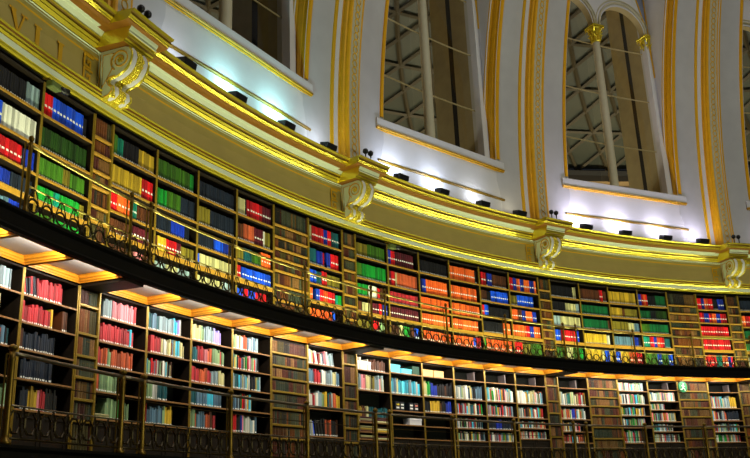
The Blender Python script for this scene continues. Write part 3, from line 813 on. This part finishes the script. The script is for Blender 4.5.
# which volumes show largest: those become objects of their own
def metric(b):
    p = frame_at(b['u'], RT(b['tier']), b['z']) @ Vector((b['x'], b['y'], 0)) if False else frame_at(b['u'], RT(b['tier']), b['z']) @ Vector((b['x'], b['y'], b['h']/2))
    v = p-cam.matrix_world.translation; dpt = v.dot(Fv)
    px = 375+FPX*v.dot(R2)/dpt; py = 229-FPX*v.dot(U2)/dpt
    ok = 2 < px < 748 and 2 < py < 456
    return (b['w']*b['h']/dpt**2) if ok else -1
for b in ALLB: b['q'] = metric(b)
for tier, name, cat, stuffl in (('upper', 'bound_volume', 'bound volume', 'rows of further bound volumes on the upper gallery shelves'), ('lower', 'book', 'book', 'rows of further books on the lower gallery shelves')):
    lst = sorted([b for b in ALLB if b['tier'] == tier], key=lambda b: -b['q'])
    top = [b for b in lst[:300] if b['q'] > 0]; ids = {id(b) for b in top}
    rest = MB()
    for b in [b for b in ALLB if b['tier'] == tier]:
        if id(b) in ids: continue
        T4 = frame_at(b['u'], RT(b['tier']), b['z']) @ Matrix.Translation((b['x'], b['y'], 0)) @ Matrix.Rotation(-b['lean'], 4, 'Y')
        book_geo(rest, b['w'], b['h'], b['d'], bm_(b['c']), b['st'], T4)
    o = rest.build(name+'s', kind='stuff'); o['label'] = stuffl; o['category'] = cat
    for b in top:
        mb = MB(); book_geo(mb, b['w'], b['h'], b['d'], bm_(b['c']), b['st'])
        o = mb.build(name)
        o.matrix_world = frame_at(b['u'], RT(b['tier']), b['z']) @ Matrix.Translation((b['x'], b['y'], 0)) @ Matrix.Rotation(-b['lean'], 4, 'Y')
        o['label'] = '%s %s, %s from left on %s shelf of %s %s bookcase' % (CNM[b['c']], name.replace('_', ' '), ORD[min(b['i'], len(ORD)-1)], ORD[b['row']], ORD[b['case']], tier)
        o['category'] = cat; o['group'] = '%ss on the %s gallery shelves' % (cat, tier)

# ------------------------------------------------------------------ loose things on the lower shelves
def loose(name, label, cat, m, j, z, parts, group=None, rz=0):
    t = thing(name, bay_c(m, j), RT('lower'), z, label, cat, group)
    for nm, x0, x1, y0, y1, z0, z1, mt in parts:
        mb = MB(); mb.box(x0, x1, y0, y1, z0, z1, mt, .004); mb.build(nm, t)
    return t
WB = mat('white card', (232, 234, 238), .6); CYB = mat('cyan card', (86, 205, 235), .5); CRB = mat('apricot card', (250, 200, 130), .6)
BK = mat('binder black', (20, 26, 36), .5); YL = mat('yellow label', (225, 205, 60), .6); PK = mat('pink label', (225, 130, 110), .6)
FOR = mat('forest card', (20, 70, 50), .6); GRD = mat('grey divider', (110, 100, 100), .5)
loose('archive_box', 'white card box on the top shelf of the lower bookcase, beside light blue boxes', 'box', 1, 1, 4.041, [('box_body', -.42, -.04, .04, .26, 0, .15, WB), ('lid', -.425, -.035, .035, .265, .11, .165, WB)], 'card boxes on the lower shelves')
loose('archive_box', 'pale cyan card box, left and taller of the two cyan boxes on top shelf', 'box', 1, 2, 4.071, [('box_body', -.43, -.14, .04, .26, 0, .15, CYB), ('lid', -.435, -.135, .035, .265, .12, .16, CYB)], 'card boxes on the lower shelves')
loose('archive_box', 'pale cyan card box, right and lower of the two cyan boxes on top shelf', 'box', 1, 2, 4.071, [('box_body', -.11, .20, .04, .26, 0, .09, CYB), ('lid', -.115, .205, .035, .265, .07, .10, CYB)], 'card boxes on the lower shelves')
loose('archive_box', 'dark green card box right of the cyan boxes on the top shelf', 'box', 1, 2, 4.071, [('box_body', .22, .44, .04, .26, 0, .17, FOR)], 'card boxes on the lower shelves')
for k, nm in enumerate(('left', 'right')):
    loose('archive_box', 'apricot coloured card box lying on the top shelf, %s one of two' % nm, 'box', 1, 3, 4.071, [('box_body', -.42+.33*k, -.12+.33*k, .04, .24, 0, .13, CRB), ('lid', -.424+.33*k, -.116+.33*k, .035, .245, .10, .137, CRB)], 'card boxes on the lower shelves')
loose('archive_box', 'white card box alone on the fourth shelf beneath the black binders', 'box', 1, 2, 3.091, [('box_body', .06, .42, .03, .2, 0, .12, WB), ('lid', .055, .425, .025, .205, .09, .128, WB)], 'card boxes on the lower shelves')
for k, (x, lb) in enumerate(((-.26, YL), (-.13, LABEL), (.14, LABEL), (.29, PK))):
    t = loose('box_file', 'black box file with %s labels, %s from left under the light blue books' % (('yellow', 'white', 'white', 'pink')[k], ORD[k]), 'box file', 1, 2, 3.351,
              [('file_body', x-.06, x+.06, .04, .25, 0, .17, BK), ('upper_label', x-.04, x+.04, .034, .041, .10, .13, lb), ('lower_label', x-.04, x+.04, .034, .041, .04, .07, LABEL)], 'black box files')
for (m, j) in ((1, 4), (1, 5), (1, 6), (2, 1), (2, 4), (2, 6)):
    x = .18 if j != 1 else .12
    zt = 4.111 if (m, j) == (2, 4) else 4.071
    loose('shelf_divider', 'grey upright divider on the nearly empty top shelf, %s lower bookcase' % ORD[[q for q in BAYS if q != (-1, 4) and q[1] != 0 and q not in false_lo].index((m, j))], 'divider', m, j, zt, [('plate', x, x+.03, .04, .24, 0, .19, GRD), ('foot', x-.05, x, .04, .24, 0, .004, GRD)], 'grey dividers on top shelves')
# flat stacks of old volumes
FL = [('brown', 'n'), ('cream', 'e'), ('dark red', 'N'), ('brown', 'n'), ('tan', 'y'), ('cream', 'e')]
def flat_book(m, j, x, z, w, th, c, label):
    mb = MB(); book_geo(mb, th, w, .2, bm_(c), '')
    o = mb.build('book'); o.matrix_world = frame_at(bay_c(m, j), RT('lower'), z) @ Matrix.Translation((x, .03, 0)) @ Matrix.Rotation(math.pi/2, 4, 'Y') @ Matrix.Translation((-th/2, 0, 0))
    o['label'] = label; o['category'] = 'book'; o['group'] = 'books lying flat'
for a, (zb, hs) in enumerate(((3.091, 3), (2.921, 3), (2.791, 2))):
    for k in range(hs):
        for q, xx in enumerate((-.40, .02)):
            flat_book(1, 1, xx, zb+k*.034, .37, .032, FL[(a*3+k+q) % 6][1], '%s book lying flat, %s from bottom of the %s stack, %s shelf' % (CNM[FL[(a*3+k+q) % 6][1]], ORD[k], ('left', 'right')[q], ORD[2+a]))
for k in range(2):
    flat_book(0, 1, -.42, 2.762+k*.034, .26, .03, 'e', 'cream book lying flat on bottom shelf, %s of a pair beside green books' % ('lower', 'upper')[k])
# green running-figure sign
t = thing('exit_sign', 46.0, 20.55, 4.17, 'round green sign with white figure below the upper gallery, right side', 'sign')
mb = MB(); n = 24
fr = [(.135*math.cos(2*math.pi*k/n), 0, .135*math.sin(2*math.pi*k/n)) for k in range(n)]; bk = [(x, .03, z) for x, _, z in fr]
mb.add(fr+bk, [tuple(range(n)), tuple(range(2*n-1, n-1, -1))]+[(k, (k+1) % n, n+(k+1) % n, n+k) for k in range(n)], GREENS); mb.build('disc', t)
mb = MB()
mb.lathe([(.004, -.02), (.02, 0), (.004, .02)], (.02, -.006, .07), LABEL, 8)
mb.tube([(.0, -.006, .05), (-.01, -.006, -.02)], .018, LABEL, 5); mb.tube([(-.01, -.006, -.02), (.04, -.006, -.05), (.05, -.006, -.1)], .012, LABEL, 5)
mb.tube([(-.01, -.006, -.02), (-.04, -.006, -.06), (-.09, -.006, -.07)], .012, LABEL, 5); mb.tube([(-.05, -.006, .02), (0, -.006, .045), (.05, -.006, .0)], .01, LABEL, 5)
mb.build('white_figure', t)
mb = MB(); mb.tube([(0, .02, .14), (0, .02, .24)], .008, IRON, 5); mb.build('hanger', t)

# ------------------------------------------------------------------ coffers under the upper gallery
def make_coffer(ang, wide):
    t = thing('soffit_coffer', 0, 20.3, 4.33, '', 'ceiling panel', 'honey wood coffers under the upper gallery')
    h = ang/2; ri, ro = 20.06, 20.695
    steps = [(0, 4.335), (.012, 4.335), (.016, 4.35), (.035, 4.355), (.040, 4.375), (.062, 4.385), (.066, 4.405), (.085, 4.42), (.10, 4.42)]
    if not wide: steps = [(d*.6, z) for d, z in steps]
    mb = MB(); vs = []; fs = []
    for d, z in steps:
        du = math.degrees(d/20.3)
        for uu, r in ((-h+du, ri+d*.6), (h-du, ri+d*.6), (h-du, ro-d*.55), (-h+du, ro-d*.55)): vs.append(loc_cyl(uu, r, z, 20.3, 4.33))
    for i in range(len(steps)-1):
        for k in range(4): fs.append((i*4+k, i*4+(k+1) % 4, (i+1)*4+(k+1) % 4, (i+1)*4+k))
    mb.add(vs, fs, COFFER); mb.build('moulded_frame', t)
    d = steps[-1][0]; du = math.degrees(d/20.3); mb = MB()
    vs = [loc_cyl(uu, r, 4.421, 20.3, 4.33) for uu, r in ((-h+du, ri+d*.6), (h-du, ri+d*.6), (h-du, ro-d*.55), (-h+du, ro-d*.55))]
    mb.add(vs+[(x, y, z+.01) for x, y, z in vs], [(0, 1, 2, 3), (7, 6, 5, 4)], GRILLE); mb.build('pierced_grille', t)
    return t
cw = make_coffer(W-.12, True); k = 0
nar = None
for m, j in BAYS:
    if j == 0:
        mb = MB(); arc_sweep(mb, [(20.05, 4.30), (20.70, 4.30), (20.70, 4.42), (20.05, 4.42)], -DD/2+.03, DD/2-.03, 2, OAKD, 20.3, 4.33, 0, True)
        o = mb.build('gallery_bracket_beam'); o.matrix_world = frame_at(bay_c(m, j), 20.3, 4.33)
        o['label'] = 'dark beam under the upper gallery above the %s narrow dummy book panel' % ORD[m if m >= 0 else 0]; o['category'] = 'beam'; o['group'] = 'dark beams under the gallery'
        continue
    o = cw if k == 0 else copy_tree(cw)
    o.matrix_world = frame_at(bay_c(m, j), 20.3, 4.33)
    o['label'] = 'honey wood coffer with pierced grille under the gallery, %s from the left' % ORD[k-1] if k else 'honey wood coffer under the gallery just beyond the left edge'; k += 1

# ------------------------------------------------------------------ gallery railings
POS = [-.002, .066, .376, .688]
def rail_panel(tier, ua, ub, label):
    z0 = 4.60 if tier == 'upper' else 2.29; zh = 5.31 if tier == 'upper' else 3.145
    uc = (ua+ub)/2; r0 = 20.0; t = thing('gallery_railing', uc, r0, z0, label, 'railing', 'railings of the %s gallery' % tier)
    P = lambda u, z, dr=0: loc_cyl(u-uc, r0+dr, z, r0, z0)
    n = max(2, int((ub-ua)*1.5)); us = [ua+(ub-ua)*k/n for k in range(n+1)]
    mh = BRASSB if tier == 'upper' else STEEL
    mb = MB(); mb.tube([P(u, zh) for u in us], .019 if tier == 'upper' else .022, mh, 8); mb.build('handrail', t, True)
    zt, zb = (4.865, 4.590) if tier == 'upper' else (2.655, 2.35)
    mm_ = IRONG
    mb = MB(); mb.tube([P(u, zt) for u in us], .010, mh, 6); mb.build('middle_rail', t, True)
    mb = MB(); mb.tube([P(u, zb) for u in us], .012, mm_, 6); mb.build('bottom_rail', t, True)
    mb = MB(); cnt = max(1, round((ub-ua)/.70)); st = (ub-ua)/cnt; hr = (zt-zb)/2
    for k in range(cnt):
        u = ua+st*(k+.5); zc = (zt+zb)/2; ra = math.degrees(.078/20)
        if tier == 'upper':
            zc, hh_ = 4.690, .072
            mb.tube([P(u+ra*math.cos(2*math.pi*q/12), zc-.01+hh_*math.sin(2*math.pi*q/12)) for q in range(12)], .011, mm_, 5, True)
            mb.tube([P(u-st*.5+st*q/8, zb+.02+(hr*1.85)*math.sin(math.pi*q/8)) for q in range(9)], .008, mm_, 4)
            mb.tube([P(u, zc+hh_), P(u, zt)], .007, mm_, 4)
            mb.tube([P(u+st*.5, zb), P(u+st*.5, zb+hr*.5)], .009, mm_, 4)
        else:
            hh_ = hr*.72; rb = ra*1.15
            mb.tube([P(u+rb*math.cos(2*math.pi*(q+.5)/8), zc+hh_*math.sin(2*math.pi*(q+.5)/8)) for q in range(8)], .014, mm_, 5, True)
            for s1 in (-1, 1):
                for s2 in (-1, 1): mb.tube([P(u+s1*rb*.9, zc+s2*hh_*.45), P(u+s1*st*.5, zc+s2*hr*.95)], .011, mm_, 4)
        mb.tube([P(u+ra, zc), P(u+st-ra if k < cnt-1 else ub, zc)], .007, mm_, 4)
    mb.build('ring_band', t)
    if tier == 'lower':
        mb = MB(); mb.tube([P(u, 2.90) for u in us], .006, mm_, 5); mb.build('wire_rail', t)
    return t
def rail_post(tier):
    hh = .80 if tier == 'upper' else .90
    t = thing('railing_post', 0, 20.0, 0, '', 'railing post', 'railing posts of the %s gallery' % tier)
    m1 = BRASS
    mb = MB(); w = .022 if tier == 'upper' else .035
    mb.lathe([(w*1.7, 0), (w*1.7, .03), (w*1.1, .05), (w, .09), (w*.95, hh-.12), (w*1.2, hh-.10), (w*.9, hh-.08), (w, hh-.03)], (0, 0, 0), m1, 10); mb.build('shaft', t, True)
    mb = MB(); mb.lathe([(w*.5, hh-.03), (w*1.25, hh), (w*1.35, hh+.015), (w*.9, hh+.035), (.003, hh+.05)], (0, 0, 0), m1, 10); mb.build('finial', t, True)
    mb = MB(); mb.tube([(-.085, .0, 0), (-.085, .0, hh-.06)], .009, m1, 6); mb.tube([(-.085, 0, hh-.06), (0, 0, hh-.06)], .008, m1, 5); mb.build('side_rod', t)
    return t
for tier in ('upper', 'lower'):
    pp = rail_post(tier); us = []; k = 0
    for m in range(-1, 4):
        for f in POS:
            u = S*(m+f)
            if -9 < u < 58: us.append((u, f))
    for i, (u, f) in enumerate(us):
        o = pp if i == 0 else copy_tree(pp)
        o.matrix_world = frame_at(u, 20.0, 4.571 if tier == 'upper' else 2.285)
        o['label'] = 'brass railing post of the %s gallery, %s from the left' % (tier, ORD[i])
        if i < len(us)-1:
            rail_panel(tier, u, us[i+1][0], '%s gallery railing of linked rings, %s from the left' % (tier, ORD[i]))
